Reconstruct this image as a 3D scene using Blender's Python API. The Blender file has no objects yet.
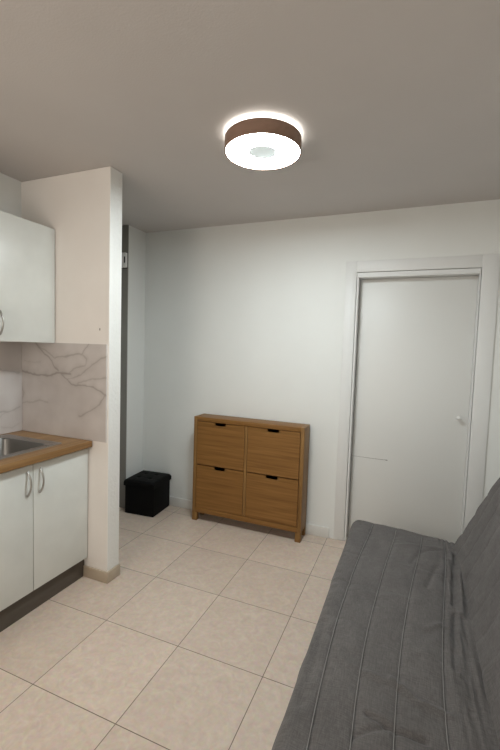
import bpy, bmesh, math, random
from mathutils import Vector, Matrix, noise
PI = math.pi
S = bpy.context.scene
COL = S.collection

# ------------------------------------------------------------------ camera
cam_d = bpy.data.cameras.new('camera')
cam = bpy.data.objects.new('camera', cam_d); COL.objects.link(cam)
cam_d.sensor_fit = 'VERTICAL'; cam_d.sensor_height = 36.0
cam_d.lens = 36.0 * 398.42 / 750.0
cam_d.clip_start = 0.02
cyaw, cpit, crol = -0.3855, -0.0676, 0.0321
fw = Vector((math.sin(cyaw)*math.cos(cpit), math.cos(cyaw)*math.cos(cpit), math.sin(cpit)))
rt = Vector((math.cos(cyaw), -math.sin(cyaw), 0)); up = rt.cross(fw)
r2 = rt*math.cos(crol) + up*math.sin(crol); u2 = -rt*math.sin(crol) + up*math.cos(crol)
M = Matrix((r2, u2, -fw)).transposed().to_4x4(); M.translation = Vector((1.6856, -3.1105, 1.4909))
cam.matrix_world = M
S.camera = cam

# ------------------------------------------------------------------ world, exposure
w = bpy.data.worlds.new('world'); S.world = w; w.use_nodes = True
w.node_tree.nodes['Background'].inputs[0].default_value = (0.8, 0.82, 0.85, 1)
w.node_tree.nodes['Background'].inputs[1].default_value = 0.2
S.view_settings.view_transform = 'Standard'; S.view_settings.look = 'None'
S.view_settings.gamma = 1.0; S.view_settings.use_curve_mapping = False
S.view_settings.exposure = 0.0
LAMP = 93.0          # ceiling lamp diffuser
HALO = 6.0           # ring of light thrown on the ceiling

H = 2.5227
# warm bulb hanging in the rear half of the room, behind the camera
pl = bpy.data.lights.new('rear_bulb', 'POINT'); pl.energy = 46; pl.color = (1.0, 0.90, 0.80); pl.shadow_soft_size = 0.35
plo = bpy.data.objects.new('rear_bulb', pl); COL.objects.link(plo); plo.location = (0.30, -3.95, 1.55)

# ------------------------------------------------------------------ materials
def newmat(name):
    m = bpy.data.materials.new(name); m.use_nodes = True
    nt = m.node_tree; b = nt.nodes['Principled BSDF']
    return m, nt, b
def N(nt, t, **kw):
    n = nt.nodes.new(t)
    for k, v in kw.items():
        if k.startswith('i_'): n.inputs[k[2:].replace('_', ' ')].default_value = v
        else: setattr(n, k, v)
    return n
def ramp(nt, stops):
    n = nt.nodes.new('ShaderNodeValToRGB'); cr = n.color_ramp
    while len(cr.elements) < len(stops): cr.elements.new(0.5)
    for e, (p, c) in zip(cr.elements, stops):
        e.position = p; e.color = (c[0], c[1], c[2], 1)
    return n
def bump(nt, b, src, strength, dist=0.002):
    bp = N(nt, 'ShaderNodeBump'); bp.inputs['Strength'].default_value = strength
    bp.inputs['Distance'].default_value = dist
    nt.links.new(src, bp.inputs['Height']); nt.links.new(bp.outputs['Normal'], b.inputs['Normal'])
def paint(name, c, rough=0.6, nscale=60, bs=0.15, var=0.03, bd=0.002):
    m, nt, b = newmat(name); b.inputs['Roughness'].default_value = rough
    tc = N(nt, 'ShaderNodeTexCoord')
    n1 = N(nt, 'ShaderNodeTexNoise'); n1.inputs['Scale'].default_value = 2.5; n1.inputs['Detail'].default_value = 3
    nt.links.new(tc.outputs['Object'], n1.inputs['Vector'])
    r = ramp(nt, [(0.3, [x*(1-var) for x in c]), (0.7, [min(1, x*(1+var)) for x in c])])
    nt.links.new(n1.outputs['Fac'], r.inputs['Fac']); nt.links.new(r.outputs['Color'], b.inputs['Base Color'])
    n2 = N(nt, 'ShaderNodeTexNoise'); n2.inputs['Scale'].default_value = nscale; n2.inputs['Detail'].default_value = 4
    nt.links.new(tc.outputs['Object'], n2.inputs['Vector'])
    bump(nt, b, n2.outputs['Fac'], bs, bd)
    return m
def plain(name, c, rough=0.5, metal=0.0, coat=0.0):
    m, nt, b = newmat(name)
    tc = N(nt, 'ShaderNodeTexCoord'); n1 = N(nt, 'ShaderNodeTexNoise'); n1.inputs['Scale'].default_value = 8
    nt.links.new(tc.outputs['Object'], n1.inputs['Vector'])
    r = ramp(nt, [(0.3, [x*0.97 for x in c]), (0.7, [min(1, x*1.03) for x in c])])
    nt.links.new(n1.outputs['Fac'], r.inputs['Fac']); nt.links.new(r.outputs['Color'], b.inputs['Base Color'])
    b.inputs['Roughness'].default_value = rough; b.inputs['Metallic'].default_value = metal
    b.inputs['Coat Weight'].default_value = coat
    return m
def wood(name, c_dark, c_mid, c_light, axis, rough=0.45, dens=60.0):
    """grain runs along axis 0/1/2 of object space"""
    m, nt, b = newmat(name); b.inputs['Roughness'].default_value = rough; b.inputs['Specular IOR Level'].default_value = 0.3
    tc = N(nt, 'ShaderNodeTexCoord'); mp = N(nt, 'ShaderNodeMapping')
    sc = [dens, dens, dens]; sc[axis] = dens*0.035
    mp.inputs['Scale'].default_value = sc
    nt.links.new(tc.outputs['Object'], mp.inputs['Vector'])
    n1 = N(nt, 'ShaderNodeTexNoise'); n1.inputs['Scale'].default_value = 1.0; n1.inputs['Detail'].default_value = 5
    n1.inputs['Distortion'].default_value = 0.4
    nt.links.new(mp.outputs['Vector'], n1.inputs['Vector'])
    r = ramp(nt, [(0.28, c_dark), (0.5, c_mid), (0.75, c_light)])
    nt.links.new(n1.outputs['Fac'], r.inputs['Fac']); nt.links.new(r.outputs['Color'], b.inputs['Base Color'])
    bump(nt, b, n1.outputs['Fac'], 0.08, 0.001)
    return m
def emit(name, c, s):
    m, nt, b = newmat(name)
    b.inputs['Base Color'].default_value = (0.85, 0.85, 0.85, 1)
    b.inputs['Emission Color'].default_value = (*c, 1); b.inputs['Emission Strength'].default_value = s
    return m

MT = {}
MT['wall'] = paint('wall_paint', (0.78, 0.79, 0.77), 0.6, 70, 0.2, 0.015)
MT['part'] = paint('partition_paint', (0.87, 0.835, 0.80), 0.6, 50, 0.3, 0.03)
MT['partend'] = paint('rough_plaster', (0.80, 0.79, 0.76), 0.6, 55, 0.9, 0.02, 0.004)
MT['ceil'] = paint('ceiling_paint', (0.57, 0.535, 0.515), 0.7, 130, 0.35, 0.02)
MT['jamb'] = paint('dark_grey_return', (0.22, 0.21, 0.19), 0.5, 60, 0.1)  # dark grey tone of the panel over the nook return
MT['trim'] = paint('trim_paint', (0.75, 0.75, 0.74), 0.45, 30, 0.08, 0.01)
MT['door'] = paint('door_paint', (0.72, 0.72, 0.70), 0.42, 20, 0.06, 0.01)
MT['skirt'] = paint('white_skirting', (0.72, 0.71, 0.68), 0.35, 20, 0.05)
MT['skirt_beige'] = paint('beige_tile_skirting', (0.46, 0.38, 0.29), 0.35, 25, 0.05, 0.08)
MT['cab_white'] = plain('white_laminate', (0.69, 0.70, 0.665), 0.35)
MT['plinth'] = plain('brown_grey_plinth', (0.085, 0.07, 0.055), 0.45)
MT['chrome'] = plain('brushed_steel', (0.42, 0.41, 0.39), 0.3, 1.0)
MT['steel'] = plain('sink_steel', (0.40, 0.385, 0.36), 0.2, 1.0)
MT['bowl'] = plain('brushed_bowl_steel', (0.22, 0.215, 0.205), 0.4, 1.0)
MT['black'] = plain('dark_hole', (0.012, 0.012, 0.012), 0.6)
MT['blackmetal'] = plain('black_metal', (0.02, 0.02, 0.02), 0.4, 0.5)
MT['plastic'] = plain('white_plastic', (0.80, 0.79, 0.77), 0.3)
MT['wood_x'] = wood('oak_grain_across', (0.165, 0.072, 0.016), (0.225, 0.105, 0.026), (0.285, 0.140, 0.040), 0)
MT['wood_z'] = wood('oak_grain_upright', (0.175, 0.085, 0.024), (0.24, 0.125, 0.038), (0.30, 0.165, 0.055), 2)
MT['worktop'] = wood('worktop_oak', (0.17, 0.083, 0.03), (0.27, 0.15, 0.06), (0.36, 0.215, 0.095), 1, 0.35, 30)
MT['lampband'] = wood('lamp_band_wood', (0.20, 0.12, 0.085), (0.26, 0.165, 0.12), (0.31, 0.20, 0.15), 0, 0.5, 20)
MT['leather'] = paint('black_leatherette', (0.0025, 0.0025, 0.0025), 0.6, 220, 0.35, 0.1, 0.0008)
MT['diff'] = emit('lamp_diffuser', (0.905, 1.0, 1.02), LAMP)
MT['sensor'] = emit('lamp_centre', (0.90, 1.0, 0.97), 0.46); MT['sensor'].node_tree.nodes['Principled BSDF'].inputs['Base Color'].default_value = (0.35, 0.36, 0.35, 1)
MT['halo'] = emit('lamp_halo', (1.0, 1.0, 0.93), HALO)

# floor tiles
def mk_floor():
    m, nt, b = newmat('beige_floor_tiles')
    L = nt.links.new
    tc = N(nt, 'ShaderNodeTexCoord'); sp = N(nt, 'ShaderNodeSeparateXYZ'); L(tc.outputs['Object'], sp.inputs[0])
    T = 0.45; edges = []; cells = []
    for ax, off in (('X', 0.234), ('Y', -0.5814)):
        a = N(nt, 'ShaderNodeMath', operation='SUBTRACT'); L(sp.outputs[ax], a.inputs[0]); a.inputs[1].default_value = off - 20*T
        d = N(nt, 'ShaderNodeMath', operation='DIVIDE'); L(a.outputs[0], d.inputs[0]); d.inputs[1].default_value = T
        f = N(nt, 'ShaderNodeMath', operation='FRACT'); L(d.outputs[0], f.inputs[0])
        fl = N(nt, 'ShaderNodeMath', operation='FLOOR'); L(d.outputs[0], fl.inputs[0]); cells.append(fl)
        s = N(nt, 'ShaderNodeMath', operation='SUBTRACT'); L(f.outputs[0], s.inputs[0]); s.inputs[1].default_value = 0.5
        ab = N(nt, 'ShaderNodeMath', operation='ABSOLUTE'); L(s.outputs[0], ab.inputs[0]); edges.append(ab)
    mx = N(nt, 'ShaderNodeMath', operation='MAXIMUM'); L(edges[0].outputs[0], mx.inputs[0]); L(edges[1].outputs[0], mx.inputs[1])
    gr = N(nt, 'ShaderNodeMapRange'); L(mx.outputs[0], gr.inputs['Value'])
    gr.inputs['From Min'].default_value = 0.4955; gr.inputs['From Max'].default_value = 0.4972
    cb = N(nt, 'ShaderNodeCombineXYZ'); L(cells[0].outputs[0], cb.inputs[0]); L(cells[1].outputs[0], cb.inputs[1])
    wn = N(nt, 'ShaderNodeTexWhiteNoise'); L(cb.outputs[0], wn.inputs['Vector'])
    # marbling shifted per tile
    sc = N(nt, 'ShaderNodeVectorMath', operation='SCALE'); L(wn.outputs['Color'], sc.inputs[0]); sc.inputs['Scale'].default_value = 7.0
    ad = N(nt, 'ShaderNodeVectorMath', operation='ADD'); L(tc.outputs['Object'], ad.inputs[0]); L(sc.outputs[0], ad.inputs[1])
    n1 = N(nt, 'ShaderNodeTexNoise'); L(ad.outputs[0], n1.inputs['Vector']); n1.inputs['Scale'].default_value = 16
    n1.inputs['Detail'].default_value = 7; n1.inputs['Roughness'].default_value = 0.65; n1.inputs['Distortion'].default_value = 1.2
    r = ramp(nt, [(0.3, (0.555, 0.445, 0.365)), (0.5, (0.605, 0.495, 0.41)), (0.72, (0.665, 0.56, 0.47))])
    L(n1.outputs['Fac'], r.inputs['Fac'])
    n2 = N(nt, 'ShaderNodeTexNoise'); L(ad.outputs[0], n2.inputs['Vector']); n2.inputs['Scale'].default_value = 55; n2.inputs['Detail'].default_value = 4
    mx2 = N(nt, 'ShaderNodeMix', data_type='RGBA', blend_type='OVERLAY'); mx2.inputs[0].default_value = 0.18
    L(r.outputs['Color'], mx2.inputs[6]); L(n2.outputs['Color'], mx2.inputs[7])
    hv = N(nt, 'ShaderNodeHueSaturation'); L(mx2.outputs[2], hv.inputs['Color'])
    vr = N(nt, 'ShaderNodeMapRange'); L(wn.outputs['Value'], vr.inputs['Value']); vr.inputs['To Min'].default_value = 0.95; vr.inputs['To Max'].default_value = 1.05
    L(vr.outputs[0], hv.inputs['Value'])
    g = N(nt, 'ShaderNodeMix', data_type='RGBA'); L(gr.outputs[0], g.inputs[0]); L(hv.outputs[0], g.inputs[6])
    g.inputs[7].default_value = (0.15, 0.11, 0.075, 1)
    L(g.outputs[2], b.inputs['Base Color'])
    rr = N(nt, 'ShaderNodeMapRange'); L(n1.outputs['Fac'], rr.inputs['Value']); rr.inputs['To Min'].default_value = 0.30; rr.inputs['To Max'].default_value = 0.46
    L(rr.outputs[0], b.inputs['Roughness'])
    inv = N(nt, 'ShaderNodeMath', operation='SUBTRACT'); inv.inputs[0].default_value = 1; L(gr.outputs[0], inv.inputs[1])
    bump(nt, b, inv.outputs[0], 0.5, 0.002)
    return m
MT['floor'] = mk_floor()

# sofa fabric: fine dark grey weave
def mk_fabric():
    m, nt, b = newmat('dark_grey_fabric'); L = nt.links.new
    b.inputs['Roughness'].default_value = 0.9; b.inputs['Sheen Weight'].default_value = 0.1; b.inputs['Sheen Roughness'].default_value = 0.5
    tc = N(nt, 'ShaderNodeTexCoord')
    cols = []
    for s3 in ((380, 30, 380), (40, 380, 40)):
        mp = N(nt, 'ShaderNodeMapping'); mp.inputs['Scale'].default_value = s3; L(tc.outputs['Object'], mp.inputs['Vector'])
        n = N(nt, 'ShaderNodeTexNoise'); n.inputs['Scale'].default_value = 1; n.inputs['Detail'].default_value = 3; L(mp.outputs[0], n.inputs['Vector']); cols.append(n)
    a = N(nt, 'ShaderNodeMath', operation='ADD'); L(cols[0].outputs['Fac'], a.inputs[0]); L(cols[1].outputs['Fac'], a.inputs[1])
    h = N(nt, 'ShaderNodeMath', operation='MULTIPLY'); L(a.outputs[0], h.inputs[0]); h.inputs[1].default_value = 0.5
    r = ramp(nt, [(0.36, (0.074, 0.0665, 0.0635)), (0.5, (0.100, 0.0905, 0.0865)), (0.64, (0.132, 0.120, 0.115))])
    L(h.outputs[0], r.inputs['Fac'])
    n3 = N(nt, 'ShaderNodeTexNoise'); n3.inputs['Scale'].default_value = 5; n3.inputs['Detail'].default_value = 5; L(tc.outputs['Object'], n3.inputs['Vector'])
    mr = N(nt, 'ShaderNodeMapRange'); L(n3.outputs['Fac'], mr.inputs['Value']); mr.inputs['From Min'].default_value = 0.3; mr.inputs['From Max'].default_value = 0.7
    mr.inputs['To Min'].default_value = 0.88; mr.inputs['To Max'].default_value = 1.12
    hv = N(nt, 'ShaderNodeHueSaturation'); L(r.outputs['Color'], hv.inputs['Color']); L(mr.outputs[0], hv.inputs['Value'])
    L(hv.outputs[0], b.inputs['Base Color'])
    bump(nt, b, h.outputs[0], 0.35, 0.0015)
    return m
MT['fabric'] = mk_fabric()
MT['thread'] = plain('grey_thread', (0.27, 0.255, 0.245), 0.9)

# ------------------------------------------------------------------ mesh helpers
def link(name, me, mat, parent=None, loc=(0, 0, 0)):
    o = bpy.data.objects.new(name, me); COL.objects.link(o)
    if mat is not None:
        for mm in (mat if isinstance(mat, (list, tuple)) else [mat]): me.materials.append(mm)
    o.location = loc
    if parent is not None: o.parent = parent
    return o
def fin(name, bm, mat, parent=None, smooth=False, loc=(0, 0, 0)):
    bmesh.ops.recalc_face_normals(bm, faces=bm.faces)
    me = bpy.data.meshes.new(name); bm.to_mesh(me); bm.free()
    if smooth:
        for p in me.polygons: p.use_smooth = True
        if hasattr(me, 'set_sharp_from_angle'): me.set_sharp_from_angle(angle=math.radians(40))
    return link(name, me, mat, parent, loc)
def box(bm, x0, x1, y0, y1, z0, z1, bev=0.0, seg=2):
    t = bmesh.new()
    vs = [t.verts.new((x, y, z)) for z in (z0, z1) for y in (y0, y1) for x in (x0, x1)]
    for f in ((0, 2, 3, 1), (4, 5, 7, 6), (0, 1, 5, 4), (2, 6, 7, 3), (0, 4, 6, 2), (1, 3, 7, 5)):
        t.faces.new([vs[i] for i in f])
    if bev > 0: bmesh.ops.bevel(t, geom=t.edges[:], offset=bev, segments=seg, affect='EDGES', profile=0.5)
    merge(bm, t)
def merge(bm, t, mat=None):
    me = bpy.data.meshes.new('tmp')
    if mat is not None: bmesh.ops.transform(t, matrix=mat, verts=t.verts)
    t.to_mesh(me); t.free(); bm.from_mesh(me); bpy.data.meshes.remove(me)
def bx(name, x0, x1, y0, y1, z0, z1, mat, parent=None, bev=0.0, seg=2):
    bm = bmesh.new(); box(bm, x0, x1, y0, y1, z0, z1, bev, seg)
    return fin(name, bm, mat, parent, smooth=bev > 0)
def tube(bm, pts, rad, seg=10, caps=True):
    rings = []
    n = len(pts); pts = [Vector(p) for p in pts]
    rad = rad if isinstance(rad, (list, tuple)) else [rad]*n
    ref = None
    for i, p in enumerate(pts):
        d = (pts[min(i+1, n-1)] - pts[max(i-1, 0)]).normalized()
        if ref is None: ref = d.orthogonal().normalized()
        ref = (ref - d*ref.dot(d)).normalized(); b2 = d.cross(ref)
        rings.append([bm.verts.new(p + (ref*math.cos(a) + b2*math.sin(a))*rad[i]) for a in [2*PI*k/seg for k in range(seg)]])
    for a, b in zip(rings, rings[1:]):
        for k in range(seg): bm.faces.new((a[k], a[(k+1) % seg], b[(k+1) % seg], b[k]))
    if caps: bm.faces.new(rings[0][::-1]); bm.faces.new(rings[-1])
def lathe(bm, prof, seg=64, closed=False):
    """prof list of (r, z) about the z axis"""
    rings = []
    for r, z in prof:
        if r < 1e-6: rings.append([bm.verts.new((0, 0, z))])
        else: rings.append([bm.verts.new((r*math.cos(2*PI*k/seg), r*math.sin(2*PI*k/seg), z)) for k in range(seg)])
    pr = list(zip(rings, rings[1:]))
    if closed: pr.append((rings[-1], rings[0]))
    for a, b in pr:
        for k in range(seg):
            k2 = (k+1) % seg
            if len(a) == 1: bm.faces.new((a[0], b[k], b[k2]))
            elif len(b) == 1: bm.faces.new((a[k], a[k2], b[0]))
            else: bm.faces.new((a[k], a[k2], b[k2], b[k]))
def empty(name, loc, label, cat, group=None, rz=0):
    o = bpy.data.objects.new(name, None); COL.objects.link(o); o.empty_display_size = 0.1
    o.location = loc; o.rotation_euler = (0, 0, rz); o['label'] = label; o['category'] = cat
    if group: o['group'] = group
    return o
def struct(o, label=None):
    o['kind'] = 'structure'
    if label: o['label'] = label
    return o
def rrect(x0, x1, y0, y1, r, seg=6):
    out = []
    for cx, cy, a0 in ((x1-r, y1-r, 0), (x0+r, y1-r, 90), (x0+r, y0+r, 180), (x1-r, y0+r, 270)):
        for k in range(seg+1):
            a = math.radians(a0 + 90*k/seg); out.append((cx + r*math.cos(a), cy + r*math.sin(a)))
    return out

# ------------------------------------------------------------------ room shell
YB = -4.90; XR = 2.50; PY0 = -1.211; PY1 = -1.105; KX = -0.735
struct(bx('floor', -0.95, XR+0.1, YB-0.1, 0.12, -0.1, 0.0, MT['floor']), 'floor of square beige marbled tiles with thin dark joints')
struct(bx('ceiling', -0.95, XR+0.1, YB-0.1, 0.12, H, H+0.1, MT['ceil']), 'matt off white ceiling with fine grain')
DX0, DX1, DZ = 1.267, 2.083, 2.0802
bm = bmesh.new()
box(bm, -0.66, DX0-0.003, 0, 0.12, 0, H); box(bm, DX1+0.003, XR, 0, 0.12, 0, H); box(bm, DX0-0.003, DX1+0.003, 0, 0.12, DZ+0.003, H)
struct(fin('wall_back', bm, MT['wall']), 'white painted back wall around the door')
bm = bmesh.new()
box(bm, -0.90, -0.66, -0.24, 0.12, 0, H); box(bm, -0.90, -0.80, PY1, -0.24, 0, H)
struct(fin('wall_left', bm, MT['wall']), 'white wall of the nook behind the kitchen partition')
struct(bx('wall_kitchen', KX-0.1, KX, YB, PY0, 0, H, MT['wall']), 'white kitchen wall behind the wall cupboard')
# partition: rough end face, pinkish face towards the kitchen
bm = bmesh.new(); nx = 60
box(bm, -0.95, -0.003, PY0, PY1, 0, H, 0.004, 2)
bm.faces.ensure_lookup_table(); bm.normal_update()
for f in bm.faces:
    f.material_index = 1 if f.normal.y < -0.5 else 0
struct(fin('wall_partition', bm, [MT['partend'], MT['part']]), 'short white partition wall with rough plastered end beside the kitchen')
wp = bpy.data.objects['wall_partition']
bm = bmesh.new(); lathe(bm, [(0, 0.0012), (0.004, 0.0008), (0.0055, 0.0), (0, -0.0005)], 12)
bmesh.ops.transform(bm, matrix=Matrix.Translation((-0.075, PY0-0.0002, 1.575)) @ Matrix.Diagonal((1, 1, 1.5, 1)) @ Matrix.Rotation(PI/2, 4, 'X'), verts=bm.verts)
o = fin('filled_hole', bm, plain('filler_grey', (0.42, 0.38, 0.34), 0.8), wp); o['label'] = 'small grey filled hole'
struct(bx('wall_right', XR, XR+0.1, YB, 0.12, 0, H, MT['wall']), 'white side wall behind the sofa')
struct(bx('wall_front', KX-0.1, XR+0.1, YB-0.1, YB, 0, H, MT['wall']), 'white wall behind the camera')
# thin dark grey panel covering the return of the nook
struct(bx('trim_1', -0.80, -0.660, -0.252, -0.24, 0, H, MT['jamb'], bev=0.001), 'narrow dark grey panel between partition and corner')
# skirtings
def skirt(name, segs, z, t, mat, label):
    bm = bmesh.new()
    for s in segs: box(bm, *s, 0, z, 0.003, 2)
    struct(fin(name, bm, mat, smooth=True), label)
skirt('baseboard_back', [(-0.655, 1.146, -0.012, 0)], 0.084, 0.012, MT['skirt'], 'low white skirting along the back wall')
bm = bmesh.new()
box(bm, -0.187, 0.009, PY0-0.012, PY0, 0, 0.072, 0.002, 2); box(bm, -0.003, 0.009, PY0-0.0005, PY1, 0, 0.072, 0.002, 2)
struct(fin('baseboard_partition', bm, MT['skirt_beige'], smooth=True), 'beige tile skirting round the foot of the partition')

# ------------------------------------------------------------------ door in the back wall
bm = bmesh.new()
box(bm, 1.182, DX0-0.003, -0.004, 0.0, 0.003, 2.166, 0.0015, 2)
box(bm, DX1+0.003, 2.186, -0.012, 0.0, 0.003, 2.166, 0.003, 2)
box(bm, DX0-0.004, DX1+0.004, -0.006, 0.0, DZ+0.003, 2.166, 0.002, 2)
tr = struct(fin('trim_2', bm, MT['trim'], smooth=True), 'wide flat white casing around the door')
bm = bmesh.new()
box(bm, DX0, DX0+0.0125, 0.001, 0.115, 0.003, DZ, 0.001, 1)
box(bm, DX1-0.0055, DX1, 0.001, 0.115, 0.003, DZ, 0.001, 1)
box(bm, DX0+0.0125, DX1-0.0055, 0.003, 0.115, DZ-0.036, DZ, 0.0015, 1)
struct(fin('trim_3', bm, MT['trim'], smooth=True), 'white jamb lining inside the door opening')
LY = 0.082
door = bx('door_1', DX0+0.0155, DX1-0.0062, LY, LY+0.04, 0.006, DZ-0.038, MT['door'], bev=0.0015)
struct(door, 'flat white flush door with a small round knob and a short scratch')
bm = bmesh.new()
lathe(bm, [(0, 0.0), (0.0085, 0.0), (0.0085, 0.004), (0.006, 0.008), (0.006, 0.014), (0.010, 0.018), (0.0125, 0.024), (0.0115, 0.030), (0.007, 0.034), (0, 0.035)], 24)
bmesh.ops.transform(bm, matrix=Matrix.Translation((2.012, LY-0.0005, 1.041)) @ Matrix.Rotation(PI/2, 4, 'X') @ Matrix.Scale(1.3, 4), verts=bm.verts)
k = fin('door_knob', bm, MT['plastic'], door, smooth=True); k['label'] = 'small round white door knob'
bm = bmesh.new(); tube(bm, [(1.285, LY-0.0004, 0.6665), (1.36, LY-0.0004, 0.6662), (1.45, LY-0.0004, 0.665), (1.535, LY-0.0004, 0.6655)], [0.0010, 0.0012, 0.0015, 0.0018], 6)
lathe(t := bmesh.new(), [(0, -0.001), (0.004, -0.0005), (0.004, 0.0005), (0, 0.001)], 12)
merge(bm, t, Matrix.Translation((1.543, LY-0.0006, 0.6655)) @ Matrix.Diagonal((2.2, 1, 0.8, 1)) @ Matrix.Rotation(PI/2, 4, 'X'))
sc = fin('scratch', bm, plain('scratch_grey', (0.22, 0.21, 0.19), 0.7), door); sc['label'] = 'short grey horizontal scratch on the door'

# ------------------------------------------------------------------ chime box on the grey panel
ch = empty('door_chime', (-0.712, -0.252, 2.155), 'small white wall box with dark slot high on the narrow grey panel', 'wall box')
bx('housing', -0.052, 0.052, -0.026, 0.0, 0.0, 0.128, MT['plastic'], ch, 0.006, 3)
bx('back_plate', -0.055, 0.0515, -0.004, 0.0, -0.006, 0.134, MT['blackmetal'], ch, 0.001, 1)
o = bx('slot', 0.034, 0.047, -0.0275, -0.022, 0.038, 0.092, MT['black'], ch, 0.001, 1); o['label'] = 'dark upright slot'

# ------------------------------------------------------------------ kitchen: base cabinet
XF = -0.1576; ZD0, ZD1 = 0.132, 0.833
cab = empty('kitchen_base_cabinet', (KX+0.29, -1.61, 0), 'white kitchen base cabinet with two doors under the wooden worktop', 'cabinet')
def loc_children(root, objs):
    for o in objs:
        o.parent = root; o.location = Vector(o.location) - root.location
cy1 = PY0-0.002
parts = []
bm = bmesh.new()
t_ = 0.016; yb0, yb1 = -2.0, cy1; xb0, xb1 = KX+0.003, XF-0.019
box(bm, xb0, xb1, yb0, yb0+t_, 0.13, 0.846); box(bm, xb0, xb1, yb1-t_, yb1, 0.13, 0.846)
box(bm, xb0, xb1, yb0+t_, yb1-t_, 0.13, 0.13+t_); box(bm, xb0, xb0+0.004, yb0+t_, yb1-t_, 0.13+t_, 0.846)
box(bm, xb1-0.06, xb1, yb0+t_, yb1-t_, 0.83, 0.846); box(bm, xb0+0.01, xb1-0.01, yb0+t_, yb1-t_, 0.45, 0.466)
parts.append(fin('carcass', bm, MT['cab_white']))
parts.append(bx('plinth', -0.203, -0.187, yb0, cy1, 0.0, 0.128, MT['plinth'], bev=0.001))
def bow(y, z0, z1, xf, d=0.026, parent=None):
    bm = bmesh.new(); pts = []; n = 18; rr = []
    for i in range(n+1):
        s = i/n; pts.append((xf + 0.0015 + d*math.sin(PI*s)**0.75, y, z0 + (z1-z0)*s)); rr.append(0.0050 + 0.0012*abs(2*s-1)**3)
    tube(bm, pts, rr, 10)
    for z in (z0, z1):
        t = bmesh.new(); lathe(t, [(0, 0), (0.0065, 0), (0.0065, 0.003), (0.0045, 0.0055), (0, 0.0055)], 14)
        merge(bm, t, Matrix.Translation((xf-0.0002, y, z)) @ Matrix.Rotation(PI/2, 4, 'Y'))
    return fin('handle', bm, MT['chrome'], parent, smooth=True)
for (a, b, hy) in ((-1.6035, cy1-0.003, -1.5635), (-1.997, -1.6075, -1.640)):
    d = bx('door', XF-0.018, XF, a, b, ZD0, ZD1, MT['cab_white'], bev=0.0015); parts.append(d)
    h = bow(hy, 0.672, 0.800, XF); h.parent = d; h['label'] = 'arched brushed steel handle'
loc_children(cab, parts)

# worktop (ring around the sink opening)
WX0, WX1, WY0, WY1, WZ0, WZ1 = KX+0.001, -0.1237, -2.03, PY0-0.0085, 0.848, 0.886
SX0, SX1, SY0, SY1 = -0.655, -0.258, -1.855, -1.398        # hole
bm = bmesh.new()
ys = [WY0, SY0, SY1, WY1]; xs = [WX0, SX0, SX1, WX1]
g = {}
for zi, z in enumerate((WZ0, WZ1)):
    for i, x in enumerate(xs):
        for j, y in enumerate(ys): g[i, j, zi] = bm.verts.new((x, y, z))
for i in range(3):
    for j in range(3):
        if i == 1 and j == 1: continue
        bm.faces.new((g[i, j, 1], g[i+1, j, 1], g[i+1, j+1, 1], g[i, j+1, 1]))
        bm.faces.new((g[i, j, 0], g[i, j+1, 0], g[i+1, j+1, 0], g[i+1, j, 0]))
def side(a, b): bm.faces.new((g[a[0], a[1], 0], g[b[0], b[1], 0], g[b[0], b[1], 1], g[a[0], a[1], 1]))
for i in range(3): side((i, 0), (i+1, 0)); side((i+1, 3), (i, 3)); side((3, i), (3, i+1)); side((0, i+1), (0, i))
side((2, 1), (1, 1)); side((1, 2), (2, 2)); side((2, 2), (2, 1)); side((1, 1), (1, 2))
ed = [e for e in bm.edges if abs(e.verts[0].co.x-WX1) < 1e-5 and abs(e.verts[1].co.x-WX1) < 1e-5 and abs(e.verts[0].co.z-e.verts[1].co.z) < 1e-5]
bmesh.ops.bevel(bm, geom=ed, offset=0.0035, segments=3, affect='EDGES', profile=0.5)
wt = fin('worktop', bm, MT['worktop'], smooth=True)
wt['label'] = 'wooden kitchen worktop with a steel sink set into it'; wt['category'] = 'worktop'

# sink
sk = empty('kitchen_sink', (-0.46, -1.62, WZ1), 'stainless steel sink with rectangular bowl set into the wooden worktop', 'sink')
def ringmesh(loops):
    bm = bmesh.new(); R = [[bm.verts.new(v) for v in lp] for lp in loops]
    n = len(R[0])
    for a, b in zip(R, R[1:]):
        for k in range(n): bm.faces.new((a[k], a[(k+1) % n], b[(k+1) % n], b[k]))
    return bm, R
def lp(x0, x1, y0, y1, r, z): return [(x, y, z) for x, y in rrect(x0, x1, y0, y1, r)]
ox, oy = -0.46, -1.62
def q(x0, x1, y0, y1, r, z): return lp(x0-ox, x1-ox, y0-oy, y1-oy, r, z)
bm, R = ringmesh([q(-0.700, -0.218, -1.905, -1.350, 0.02, 0.0005), q(-0.699, -0.219, -1.904, -1.351, 0.02, 0.0035),
    q(-0.692, -0.226, -1.897, -1.358, 0.02, 0.0048), q(-0.685, -0.233, -1.890, -1.365, 0.02, 0.0030),
    q(-0.640, -0.269, -1.842, -1.410, 0.04, 0.0030), q(-0.637, -0.272, -1.839, -1.413, 0.04, 0.0015)])
fin('rim', bm, MT['steel'], sk, smooth=True)
bm, R = ringmesh([q(-0.637, -0.272, -1.839, -1.413, 0.04, 0.0015), q(-0.634, -0.275, -1.836, -1.416, 0.05, -0.006),
    q(-0.628, -0.281, -1.830, -1.422, 0.05, -0.12), q(-0.618, -0.291, -1.820, -1.432, 0.05, -0.143), q(-0.595, -0.314, -1.797, -1.455, 0.05, -0.150)])
bm.faces.new(R[-1][::-1])
o = fin('bowl', bm, MT['bowl'], sk, smooth=True)
bm = bmesh.new(); lathe(bm, [(0, 0.002), (0.012, 0.0015), (0.030, 0.002), (0.040, 0.004), (0.043, 0.001), (0.043, -0.001), (0, -0.001)], 32)
dr = fin('drain', bm, MT['chrome'], sk, smooth=True, loc=(-0.01, -0.02, -0.148))

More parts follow.
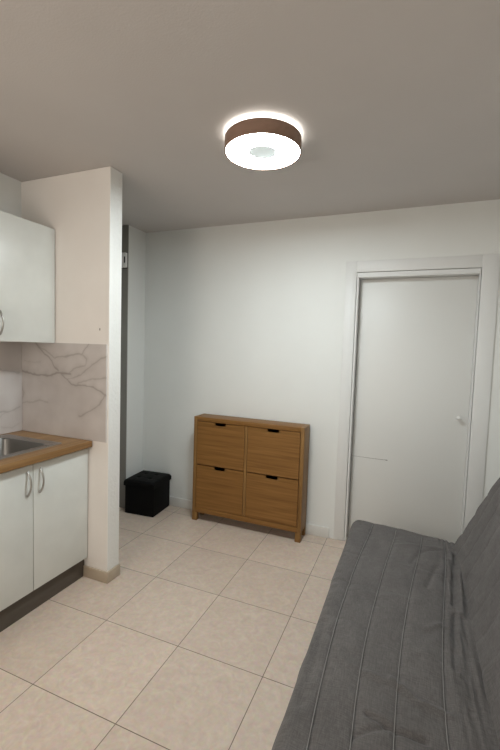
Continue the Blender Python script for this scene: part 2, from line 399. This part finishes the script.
# marble backsplash, on the partition and on the kitchen wall
def mk_marble():
    m, nt, b = newmat('veined_marble'); L = nt.links.new
    at = N(nt, 'ShaderNodeAttribute'); at.attribute_name = 'vein'
    tc = N(nt, 'ShaderNodeTexCoord'); n1 = N(nt, 'ShaderNodeTexNoise'); n1.inputs['Scale'].default_value = 5; n1.inputs['Detail'].default_value = 5
    L(tc.outputs['Object'], n1.inputs['Vector'])
    r = ramp(nt, [(0.3, (0.54, 0.50, 0.485)), (0.7, (0.64, 0.605, 0.59))]); L(n1.outputs['Fac'], r.inputs['Fac'])
    mx = N(nt, 'ShaderNodeMix', data_type='RGBA'); L(at.outputs['Fac'], mx.inputs[0]); L(r.outputs['Color'], mx.inputs[6])
    mx.inputs[7].default_value = (0.215, 0.185, 0.165, 1); L(mx.outputs[2], b.inputs['Base Color'])
    b.inputs['Roughness'].default_value = 0.3
    return m
MT['marble'] = mk_marble()
def segd(px, py, a, b):
    ax, ay = a; bx_, by = b; dx, dy = bx_-ax, by-ay; t = max(0, min(1, ((px-ax)*dx+(py-ay)*dy)/(dx*dx+dy*dy+1e-12)))
    return math.hypot(px-ax-t*dx, py-ay-t*dy)
def slab(name, W, Z, T, veins, nx, nz, axis, loc, label):
    """panel in local (u, z): u along +x (axis 0) or +y (axis 1); visible face towards -y or +x"""
    bm = bmesh.new(); lay = bm.verts.layers.float.new('vein'); g = {}
    for i in range(nx+1):
        for j in range(nz+1):
            u, z = W*i/nx, Z*j/nz
            du = 0.010*noise.noise((u*14, z*14, 3)) + 0.004*noise.noise((u*45, z*45, 7)); dz = 0.010*noise.noise((u*14, z*14, 11)) + 0.004*noise.noise((u*45, z*45, 17))
            v = 0
            for pl, wd, st in veins:
                d = min(segd(u+du, z+dz, a, b) for a, b in zip(pl, pl[1:]))
                ww = wd*(0.75 + 0.7*noise.noise((u*20, z*20, wd*999)))
                st = st*0.8; ww = ww*1.4
                v = max(v, st*math.exp(-(d/max(ww, 1e-4))**2), 0.28*st*math.exp(-(d/(ww*3.5))**2))
            co = (u, -T, z) if axis == 0 else (T, u, z)
            x = bm.verts.new(co); x[lay] = min(1, v); g[i, j] = x
    fs = [bm.faces.new((g[i, j], g[i+1, j], g[i+1, j+1], g[i, j+1])) for i in range(nx) for j in range(nz)]
    be = [e for e in bm.edges if e.is_boundary]
    r = bmesh.ops.extrude_edge_only(bm, edges=be)
    nv = [x for x in r['geom'] if isinstance(x, bmesh.types.BMVert)]
    for x in nv:
        x[lay] = 0
        if axis == 0: x.co.y = 0
        else: x.co.x = 0
    bmesh.ops.contextual_create(bm, geom=[e for e in bm.edges if e.is_boundary])
    o = fin(name, bm, MT['marble'], loc=loc)
    o['label'] = label; o['category'] = 'wall tile'
    return o
def V(*pts): return [(x+0.7345, z-0.886) for x, z in pts]
vp = [(V((-0.65, 1.50), (-0.591, 1.466), (-0.54, 1.42), (-0.485, 1.385), (-0.44, 1.33), (-0.40, 1.30)), 0.006, 0.75),
      (V((-0.60, 1.475), (-0.52, 1.43), (-0.46, 1.40), (-0.432, 1.387)), 0.005, 0.5),
      (V((-0.735, 1.288), (-0.66, 1.275), (-0.574, 1.268), (-0.48, 1.278), (-0.398, 1.286), (-0.30, 1.292)), 0.008, 0.85),
      (V((-0.48, 1.276), (-0.38, 1.285), (-0.33, 1.255), (-0.296, 1.228), (-0.20, 1.222), (-0.11, 1.215), (-0.06, 1.195), (-0.008, 1.17)), 0.006, 0.75),
      (V((-0.432, 1.387), (-0.36, 1.40), (-0.28, 1.405), (-0.207, 1.42), (-0.15, 1.49)), 0.005, 0.6),
      (V((-0.30, 1.405), (-0.207, 1.414), (-0.17, 1.39), (-0.182, 1.355), (-0.25, 1.33), (-0.33, 1.29)), 0.005, 0.5),
      (V((-0.33, 1.25), (-0.22, 1.29), (-0.15, 1.34), (-0.08, 1.38), (-0.01, 1.41)), 0.005, 0.55),
      (V((-0.24, 1.235), (-0.16, 1.26), (-0.08, 1.275), (-0.01, 1.283)), 0.006, 0.5),
      (V((-0.02, 1.18), (-0.06, 1.12), (-0.101, 1.092), (-0.16, 1.06), (-0.23, 1.03)), 0.005, 0.6),
      (V((-0.735, 1.07), (-0.66, 1.085), (-0.57, 1.10), (-0.50, 1.095)), 0.006, 0.4),
      (V((-0.735, 1.20), (-0.72, 1.14), (-0.735, 1.08)), 0.004, 0.5),
      (V((-0.70, 1.36), (-0.62, 1.35), (-0.56, 1.36)), 0.006, 0.2)]
slab('marble_wall_tile', 0.7185, 0.597, 0.008, vp, 240, 200, 0, (-0.7345, PY0, 0.8875),
     'pale marble splashback tile with dark veins on the partition beside the worktop')
vw = [([(0.79, 0.165), (0.70, 0.135), (0.62, 0.15), (0.50, 0.22), (0.30, 0.28), (0.1, 0.42)], 0.006, 0.5),
      ([(0.70, 0.135), (0.60, 0.08), (0.45, 0.06)], 0.005, 0.35), ([(0.79, 0.05), (0.74, 0.03), (0.66, 0.05)], 0.005, 0.3),
      ([(0.79, 0.39), (0.6, 0.43), (0.4, 0.40), (0.2, 0.52)], 0.006, 0.5)]
slab('marble_wall_tile', 0.810, 0.597, 0.006, vw, 200, 150, 1, (KX, -2.030, 0.8875),
     'pale marble splashback tile behind the sink under the wall cupboard')

# wall cupboard
UX = -0.4351
wc = empty('wall_cupboard', (KX+0.15, -1.61, 1.4829), 'white wall cupboard hanging above the sink against the partition', 'cupboard')
parts = []
bm = bmesh.new(); a0, a1 = -2.0, PY0-0.002; xb0, xb1, z0, z1 = KX+0.002, UX-0.019, 1.4835, 2.194
box(bm, xb0, xb1, a0, a0+t_, z0, z1); box(bm, xb0, xb1, a1-t_, a1, z0, z1); box(bm, xb0, xb1, a0+t_, a1-t_, z0, z0+t_)
box(bm, xb0, xb1, a0+t_, a1-t_, z1-t_, z1); box(bm, xb0, xb0+0.004, a0+t_, a1-t_, z0+t_, z1-t_); box(bm, xb0+0.01, xb1-0.01, a0+t_, a1-t_, 1.83, 1.846)
parts.append(fin('carcass', bm, MT['cab_white']))
for (a, b, hy) in ((-1.6035, a1-0.003, -1.5835), (-1.997, -1.6075, -1.640)):
    d = bx('door', UX-0.018, UX, a, b, z0, z1, MT['cab_white'], bev=0.0015); parts.append(d)
    h = bow(hy, 1.523, 1.651, UX); h.parent = d; h['label'] = 'arched brushed steel handle'
loc_children(wc, parts)

# ------------------------------------------------------------------ oak shoe cabinet
sc = empty('shoe_cabinet', (0.48, -0.10, 0), 'shallow oak shoe cabinet with four tip-out flaps against the back wall', 'shoe cabinet')
Wd, Dp, Ht = 0.48, 0.085, 0.90
tt = 0.030
for s in (-1, 1):
    bx('side_panel', *sorted((s*Wd, s*(Wd-tt))), -Dp, Dp, 0.072, Ht-0.0, MT['wood_z'], sc, 0.0035, 3)
    for y0, y1 in ((-Dp, -Dp+0.04), (Dp-0.04, Dp)):
        bx('foot', *sorted((s*Wd, s*(Wd-0.045))), y0, y1, 0.0, 0.0725, MT['wood_z'], sc, 0.003, 2)
bx('top', -Wd+0.0305, Wd-0.0305, -Dp, Dp, Ht-0.036, Ht-0.001, MT['wood_x'], sc, 0.002, 2)
bx('bottom_rail', -Wd+0.0305, Wd-0.0305, -Dp, Dp-0.005, 0.075, 0.117, MT['wood_x'], sc, 0.002, 2)
bx('divider', -0.011, 0.011, -Dp+0.004, Dp-0.006, 0.1175, Ht-0.0365, MT['wood_z'], sc)
bx('back_panel', -Wd+0.0305, Wd-0.0305, Dp-0.0045, Dp-0.001, 0.1175, Ht-0.0365, MT['wood_x'], sc)
bx('shelf_rail', -Wd+0.0305, -0.0115, -Dp+0.03, Dp-0.006, 0.486, 0.496, MT['black'], sc)
bx('shelf_rail', 0.0115, Wd-0.0305, -Dp+0.03, Dp-0.006, 0.486, 0.496, MT['black'], sc)
zz = ((0.121, 0.487), (0.494, 0.860))
def flap(x0, x1, z0, z1):
    # panel with a rounded cut-out notch at the top centre, the outline extruded 16 mm
    xc = (x0+x1)/2; hw = 0.048; nd = 0.022; r = 0.006; yf = -Dp+0.003; yb = yf+0.016
    out = [(x0, z0), (x1, z0), (x1, z1), (xc+hw, z1)]
    for k in range(6): a = PI*0.5*k/5; out.append((xc+hw-r+r*math.cos(a), z1-nd+r-r*math.sin(a)))
    for k in range(6): a = PI*0.5*k/5; out.append((xc-hw+r-r*math.sin(a), z1-nd+r-r*math.cos(a)))
    out += [(xc-hw, z1), (x0, z1)]
    # strips so the concave outline triangulates cleanly
    bm = bmesh.new(); F = [bm.verts.new((x, yf, z)) for x, z in out]; B = [bm.verts.new((x, yb, z)) for x, z in out]
    f1 = bm.faces.new(F); f2 = bm.faces.new(B[::-1]); n = len(F)
    for k in range(n): bm.faces.new((F[k], B[k], B[(k+1) % n], F[(k+1) % n]))
    bmesh.ops.triangulate(bm, faces=[f1, f2])
    f = fin('flap', bm, MT['wood_x'], sc)
    o = bx('grip_hole', xc-hw-0.004, xc+hw+0.004, yb+0.0005, yb+0.004, z1-nd-0.004, z1+0.001, MT['black'], f)
    o['label'] = 'dark cut-out grip'
for z0, z1 in zz:
    flap(-Wd+0.0338, -0.0143, z0, z1); flap(0.0143, Wd-0.0338, z0, z1)

# ------------------------------------------------------------------ black storage cube
ot = empty('storage_ottoman', (-0.466, -0.176, 0), 'black padded cube ottoman on the floor in the corner behind the partition', 'ottoman', rz=math.radians(4.5))
bx('body', -0.143, 0.143, -0.143, 0.143, 0.002, 0.252, MT['leather'], ot, 0.006, 3)
tuft = [(-0.055, -0.055), (0.055, -0.055), (-0.055, 0.055), (0.055, 0.055)]
bm = bmesh.new(); n = 44; hw = 0.152; g = {}
def sq(a): return abs(a)
for i in range(n+1):
    for j in range(n+1):
        x = -hw + 2*hw*i/n; y = -hw + 2*hw*j/n
        ex = min(1, (hw-abs(x))/0.02); ey = min(1, (hw-abs(y))/0.02)
        z = 0.306 + 0.006*(1-(x/hw)**2)*(1-(y/hw)**2) - 0.012*((1-ex)**2 + (1-ey)**2)
        for tx, ty in tuft: z -= 0.010*math.exp(-((x-tx)**2+(y-ty)**2)/0.00022)
        z -= 0.0018*math.exp(-(abs(x)-0.055)**2/0.00002) + 0.0018*math.exp(-(abs(y)-0.055)**2/0.00002)
        g[i, j] = bm.verts.new((x, y, z))
for i in range(n):
    for j in range(n): bm.faces.new((g[i, j], g[i+1, j], g[i+1, j+1], g[i, j+1]))
r = bmesh.ops.extrude_edge_only(bm, edges=[e for e in bm.edges if e.is_boundary])
for v in [v for v in r['geom'] if isinstance(v, bmesh.types.BMVert)]: v.co.z = 0.2525
bmesh.ops.contextual_create(bm, geom=[e for e in bm.edges if e.is_boundary])
MT['leather'].node_tree.nodes['Principled BSDF'].inputs['Specular IOR Level'].default_value = 0.12
lid = fin('lid', bm, MT['leather'], ot, smooth=True)
for tx, ty in tuft:
    bm = bmesh.new(); lathe(bm, [(0, 0.005), (0.005, 0.0042), (0.0085, 0.002), (0.009, -0.001), (0, -0.001)], 16)
    fin('button', bm, MT['leather'], lid, smooth=True, loc=(tx, ty, 0.3015))

# ------------------------------------------------------------------ ceiling lamp
lz0, lz1 = 2.438, 2.503; LR = 0.186
lamp = empty('ceiling_lamp', (0.956, -1.240, lz0), 'round lit ceiling lamp with a brown wooden band', 'ceiling lamp')
bm = bmesh.new(); lathe(bm, [(LR, 0.0), (LR, lz1-lz0), (LR-0.006, lz1-lz0), (LR-0.006, 0.0)], 96, closed=True)
o = fin('band', bm, MT['lampband'], lamp, smooth=True); o['label'] = 'brown wooden band'
bm = bmesh.new(); lathe(bm, [(0.0705, 0.002), (0.12, -0.001), (LR-0.012, 0.000), (LR-0.0062, 0.004), (LR-0.0062, 0.008), (0.0705, 0.008)], 96, closed=True)
o = fin('diffuser', bm, MT['diff'], lamp, smooth=True); o['label'] = 'glowing white diffuser'
bm = bmesh.new(); lathe(bm, [(0, 0.003), (0.060, 0.003), (0.070, 0.0045), (0.070, 0.008), (0, 0.008)], 64)
o = fin('centre_disc', bm, MT['sensor'], lamp, smooth=True); o['label'] = 'dimmer round centre disc'
bm = bmesh.new(); lathe(bm, [(0, lz1-lz0-0.012), (LR-0.0065, lz1-lz0-0.012), (LR-0.0065, lz1-lz0-0.004), (0, lz1-lz0-0.004)], 64)
fin('base_plate', bm, MT['plastic'], lamp, smooth=True)
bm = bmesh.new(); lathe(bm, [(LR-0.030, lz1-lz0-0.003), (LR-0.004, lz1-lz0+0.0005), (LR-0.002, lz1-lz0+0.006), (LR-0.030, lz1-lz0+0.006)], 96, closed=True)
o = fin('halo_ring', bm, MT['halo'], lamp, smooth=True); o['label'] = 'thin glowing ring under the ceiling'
bm = bmesh.new(); lathe(bm, [(0, lz1-lz0-0.004), (0.11, lz1-lz0-0.004), (0.11, H-lz0), (0, H-lz0)], 48)
fin('mount', bm, MT['plastic'], lamp, smooth=True)

# ------------------------------------------------------------------ sofa
Y0, Y1 = -2.46, -0.478      # near and far end
sofa = empty('sofa_bed', (1.85, (Y0+Y1)/2, 0), 'dark grey fabric sofa bed with stitched seat and slanting backrest by the door', 'sofa')
SL = sofa.location
def lerp(tab, y):
    """tab: (y, x) by falling y"""
    if y >= tab[0][0]: return tab[0][1]
    for (ya, xa), (yb, xb) in zip(tab, tab[1:]):
        if y >= yb:
            t = (ya-y)/(ya-yb); return xa + (xb-xa)*t
    return tab[-1][1]
SE = [[(-0.50, 1.520), (-0.95, 1.482), (-1.38, 1.462), (-1.78, 1.462), (-2.09, 1.480), (-2.46, 1.50)],
      [(-0.53, 1.660), (-0.93, 1.622), (-1.32, 1.592), (-1.68, 1.577), (-2.04, 1.588), (-2.46, 1.61)],
      [(-0.56, 1.808), (-0.92, 1.765), (-1.26, 1.728), (-1.67, 1.702), (-1.99, 1.700), (-2.46, 1.70)],
      [(-0.61, 1.930), (-0.96, 1.902), (-1.19, 1.878), (-1.67, 1.842), (-1.93, 1.845), (-2.46, 1.86)]]
def sx(k, y): # smoothed
    return sum(lerp(SE[k], y+d) for d in (-0.2, -0.1, 0, 0.1, 0.2))/5
CR = [([(1.59, -1.99), (1.67, -1.93)], -0.006, 0.010), ([(1.62, -1.91), (1.69, -1.925), (1.78, -1.92)], -0.007, 0.010),
      ([(1.54, -1.74), (1.63, -1.755), (1.71, -1.76)], 0.004, 0.014), ([(1.68, -1.74), (1.76, -1.79), (1.85, -1.79)], 0.006, 0.014),
      ([(1.40, -1.28), (1.59, -1.27), (1.78, -1.22)], 0.003, 0.02), ([(1.58, -0.94), (1.87, -0.96)], 0.003, 0.02),
      ([(1.66, -0.74), (1.78, -0.67), (1.89, -0.64)], 0.004, 0.016), ([(1.81, -1.08), (1.86, -0.87)], -0.006, 0.014),
      ([(1.97, -0.64), (1.94, -0.9), (1.92, -1.16)], -0.010, 0.011), ([(1.99, -0.69), (1.965, -0.95), (1.945, -1.22)], 0.010, 0.012),
      ([(1.92, -1.23), (1.90, -1.4), (1.89, -1.58)], -0.009, 0.011), ([(1.91, -1.63), (1.92, -1.72)], 0.005, 0.010),
      ([(1.80, -1.40), (1.86, -1.34)], 0.005, 0.015), ([(1.41, -1.55), (1.42, -1.95)], -0.008, 0.018),
      ([(1.74, -0.9), (1.80, -0.72), (1.88, -0.66)], -0.004, 0.012)]
def seat_disp(x, y):
    d = 0.0
    for k in range(4):
        dx = x - sx(k, y)
        d -= 0.0075*math.exp(-(dx/0.006)**2) + 0.0028*math.exp(-(dx/0.030)**2)
        d -= 0.0015*math.exp(-((dx-0.012)/0.004)**2)
    for yy in (-0.66, -0.94, -1.22, -1.50, -1.78, -2.06, -2.34):
        dy = y - yy - 0.05*(x-1.6); d -= 0.0014*math.exp(-(dy/0.008)**2)
    d *= min(1, max(0.15, (Y1-y)/0.12))
    for pl, a, wd in CR:
        dd = min(segd(x, y, p, q_) for p, q_ in zip(pl, pl[1:]))
        if dd < wd*3: d += 1.6*a*math.exp(-(dd/wd)**2)
    d += 0.008*noise.noise((x*6, y*3.5, 1.3)) + 0.0045*noise.noise((x*22, y*9, 4.1)) + 0.0024*noise.noise((x*18, y*30, 8.8))
    cr = max(0, 1-abs(x-1.93)/0.09); d += cr*0.012*noise.noise((x*60, y*5, 2.2))
    return d
def sweep(name, prof, y0, y1, ny, disp, R, mat, parent):
    """closed profile [(x,z)] swept along y with rounded ends of radius R"""
    n = len(prof); bm = bmesh.new()
    nor = []
    for i in range(n):
        a = Vector(prof[i-1]); b = Vector(prof[(i+1) % n]); t = (b-a).normalized(); nor.append(Vector((t.y, -t.x)))
    ar = sum(prof[i][0]*prof[(i+1) % n][1]-prof[(i+1) % n][0]*prof[i][1] for i in range(n))
    sg = 1 if ar > 0 else -1
    ysl = []
    ke = 8
    for k in range(ke): a = PI/2*k/ke; ysl.append((y0 + R*(1-math.sin(a)), R*(1-math.cos(a)) if False else 0))
    rows = []
    E_ = [(y0 + R*(1-math.cos(PI/2*k/ke)), R*(1-math.sin(PI/2*k/ke))) for k in range(ke)]
    Mi = [(y0+R+(y1-y0-2*R)*k/ny, 0.0) for k in range(ny+1)]
    Fe = [(y1 - R*(1-math.cos(PI/2*k/ke)), R*(1-math.sin(PI/2*k/ke))) for k in reversed(range(ke))]
    for y, ins in E_+Mi+Fe:
        row = []
        for i in range(n):
            x, z = prof[i]; nn = nor[i]*sg
            d = disp(x, z, y, nn) - ins
            row.append(bm.verts.new((x + nn.x*d - SL.x, y - SL.y, z + nn.y*d - SL.z)))
        rows.append(row)
    for a, b in zip(rows, rows[1:]):
        for i in range(n): bm.faces.new((a[i], a[(i+1) % n], b[(i+1) % n], b[i]))
    bm.faces.new(rows[0]); bm.faces.new(rows[-1][::-1])
    bmesh.ops.triangulate(bm, faces=[f for f in bm.faces if len(f.verts) > 4])
    return fin(name, bm, mat, parent, smooth=True)
def densify(pts, step):
    out = []
    for a, b in zip(pts, pts[1:]+pts[:1]):
        a, b = Vector(a), Vector(b); L_ = (b-a).length; k = max(1, round(L_/step(a, b)))
        for i in range(k): out.append(tuple(a + (b-a)*i/k))
    return out
# seat profile, counter clockwise seen with x right, z up
def arc(cx, cz, r, a0, a1, n=8): return [(cx+r*math.cos(math.radians(a0+(a1-a0)*i/n)), cz+r*math.sin(math.radians(a0+(a1-a0)*i/n))) for i in range(n+1)]
prof = [(1.40, 0.10), (2.04, 0.10), (2.05, 0.355), (1.99, 0.358)] + [(1.95, 0.366), (1.88, 0.377), (1.75, 0.388), (1.60, 0.396), (1.50, 0.399)] + arc(1.425, 0.352, 0.046, 90, 180) + [(1.376, 0.25)]
prof = densify(prof, lambda a, b: 0.0042 if (a[1] > 0.35 and b[1] > 0.35 and a[0] < 2.0) else 0.02)
def dseat(x, z, y, nn):
    if nn.y > 0.35: return seat_disp(x, y) * min(1, (nn.y-0.35)/0.4)
    if nn.x < -0.5 : return 0.006*noise.noise((y*7, z*3, 5.5)) - 0.004*math.exp(-((z-0.30)/0.006)**2)
    return 0
seat = sweep('seat', prof, Y0, Y1, 430, dseat, 0.024, MT['fabric'], sofa)
# backrest
bdir = Vector((0.088, 0.1975)).normalized(); bn = Vector((-bdir.y, bdir.x))
b0 = Vector((1.972, 0.352))
def bp(s, t): v = b0 + bdir*s + bn*t; return (v.x, v.y)
Lb = 0.62
prof = [bp(0, 0), bp(0, -0.11), bp(Lb-0.055, -0.11)]
for k in range(1, 9):
    a = -PI/2 + PI*k/8*1.0; prof.append(bp(Lb-0.055+0.055*math.cos(a), -0.055+0.055*math.sin(a)))
prof = densify(prof, lambda a, b: 0.0065 if ((Vector(a)-b0).dot(bn) > -0.04 and (Vector(b)-b0).dot(bn) > -0.04) else 0.03)
BS = (0.10, 0.235, 0.37, 0.50)
def dback(x, z, y, nn):
    if nn.dot(bn) < 0.5: return 0
    s = (Vector((x, z))-b0).dot(bdir); d = 0
    for q_ in BS: d -= 0.0022*math.exp(-((s-q_)/0.007)**2) + 0.0012*math.exp(-((s-q_)/0.03)**2)
    for yy in [-0.64-0.15*i for i in range(13)]:
        d -= 0.0016*math.exp(-((y-yy-0.05*s)/0.008)**2) + 0.0008*math.exp(-((y-yy-0.05*s)/0.03)**2)
    d += 0.007*noise.noise((s*6, y*3, 21.3)) + 0.0035*noise.noise((s*20, y*12, 14.1))
    d += max(0, 1-s/0.12)*0.008*noise.noise((s*30, y*6, 3.3))
    return d
back = sweep('backrest', prof, Y0, Y1-0.012, 300, dback, 0.035, MT['fabric'], sofa)
# stitching: pale threads lying in the seat seams
def seat_z(x):
    T = [(1.376, 0.352), (1.425, 0.398), (1.50, 0.399), (1.60, 0.396), (1.75, 0.388), (1.88, 0.377), (1.95, 0.366), (1.99, 0.358)]
    for (xa, za), (xb, zb) in zip(T, T[1:]):
        if x <= xb: return za+(zb-za)*(x-xa)/(xb-xa)
    return T[-1][1]
for k in range(4):
    pts = []; y = Y1-0.045
    while y > Y0+0.045:
        x = sx(k, y) + 0.0045*(-1)
        pts.append((x-SL.x, y-SL.y, seat_z(x)+seat_disp(x, y)+0.0012)); y -= 0.012
    bm = bmesh.new(); tube(bm, pts, 0.0015, 5)
    o = fin('stitching', bm, MT['thread'], seat, smooth=True); o['label'] = 'pale stitched seam line'
# base and legs
bx('frame', 1.42-SL.x, 2.20-SL.x, Y0+0.04-SL.y, Y1-0.05-SL.y, 0.075, 0.099, MT['blackmetal'], sofa, 0.003, 2)
for x in (1.46, 2.14):
    for y in (Y0+0.12, Y1-0.12):
        bm = bmesh.new(); lathe(bm, [(0, 0), (0.017, 0), (0.022, 0.0745), (0, 0.0745)], 20)
        fin('leg', bm, MT['blackmetal'], sofa, smooth=True, loc=(x-SL.x, y-SL.y, 0))
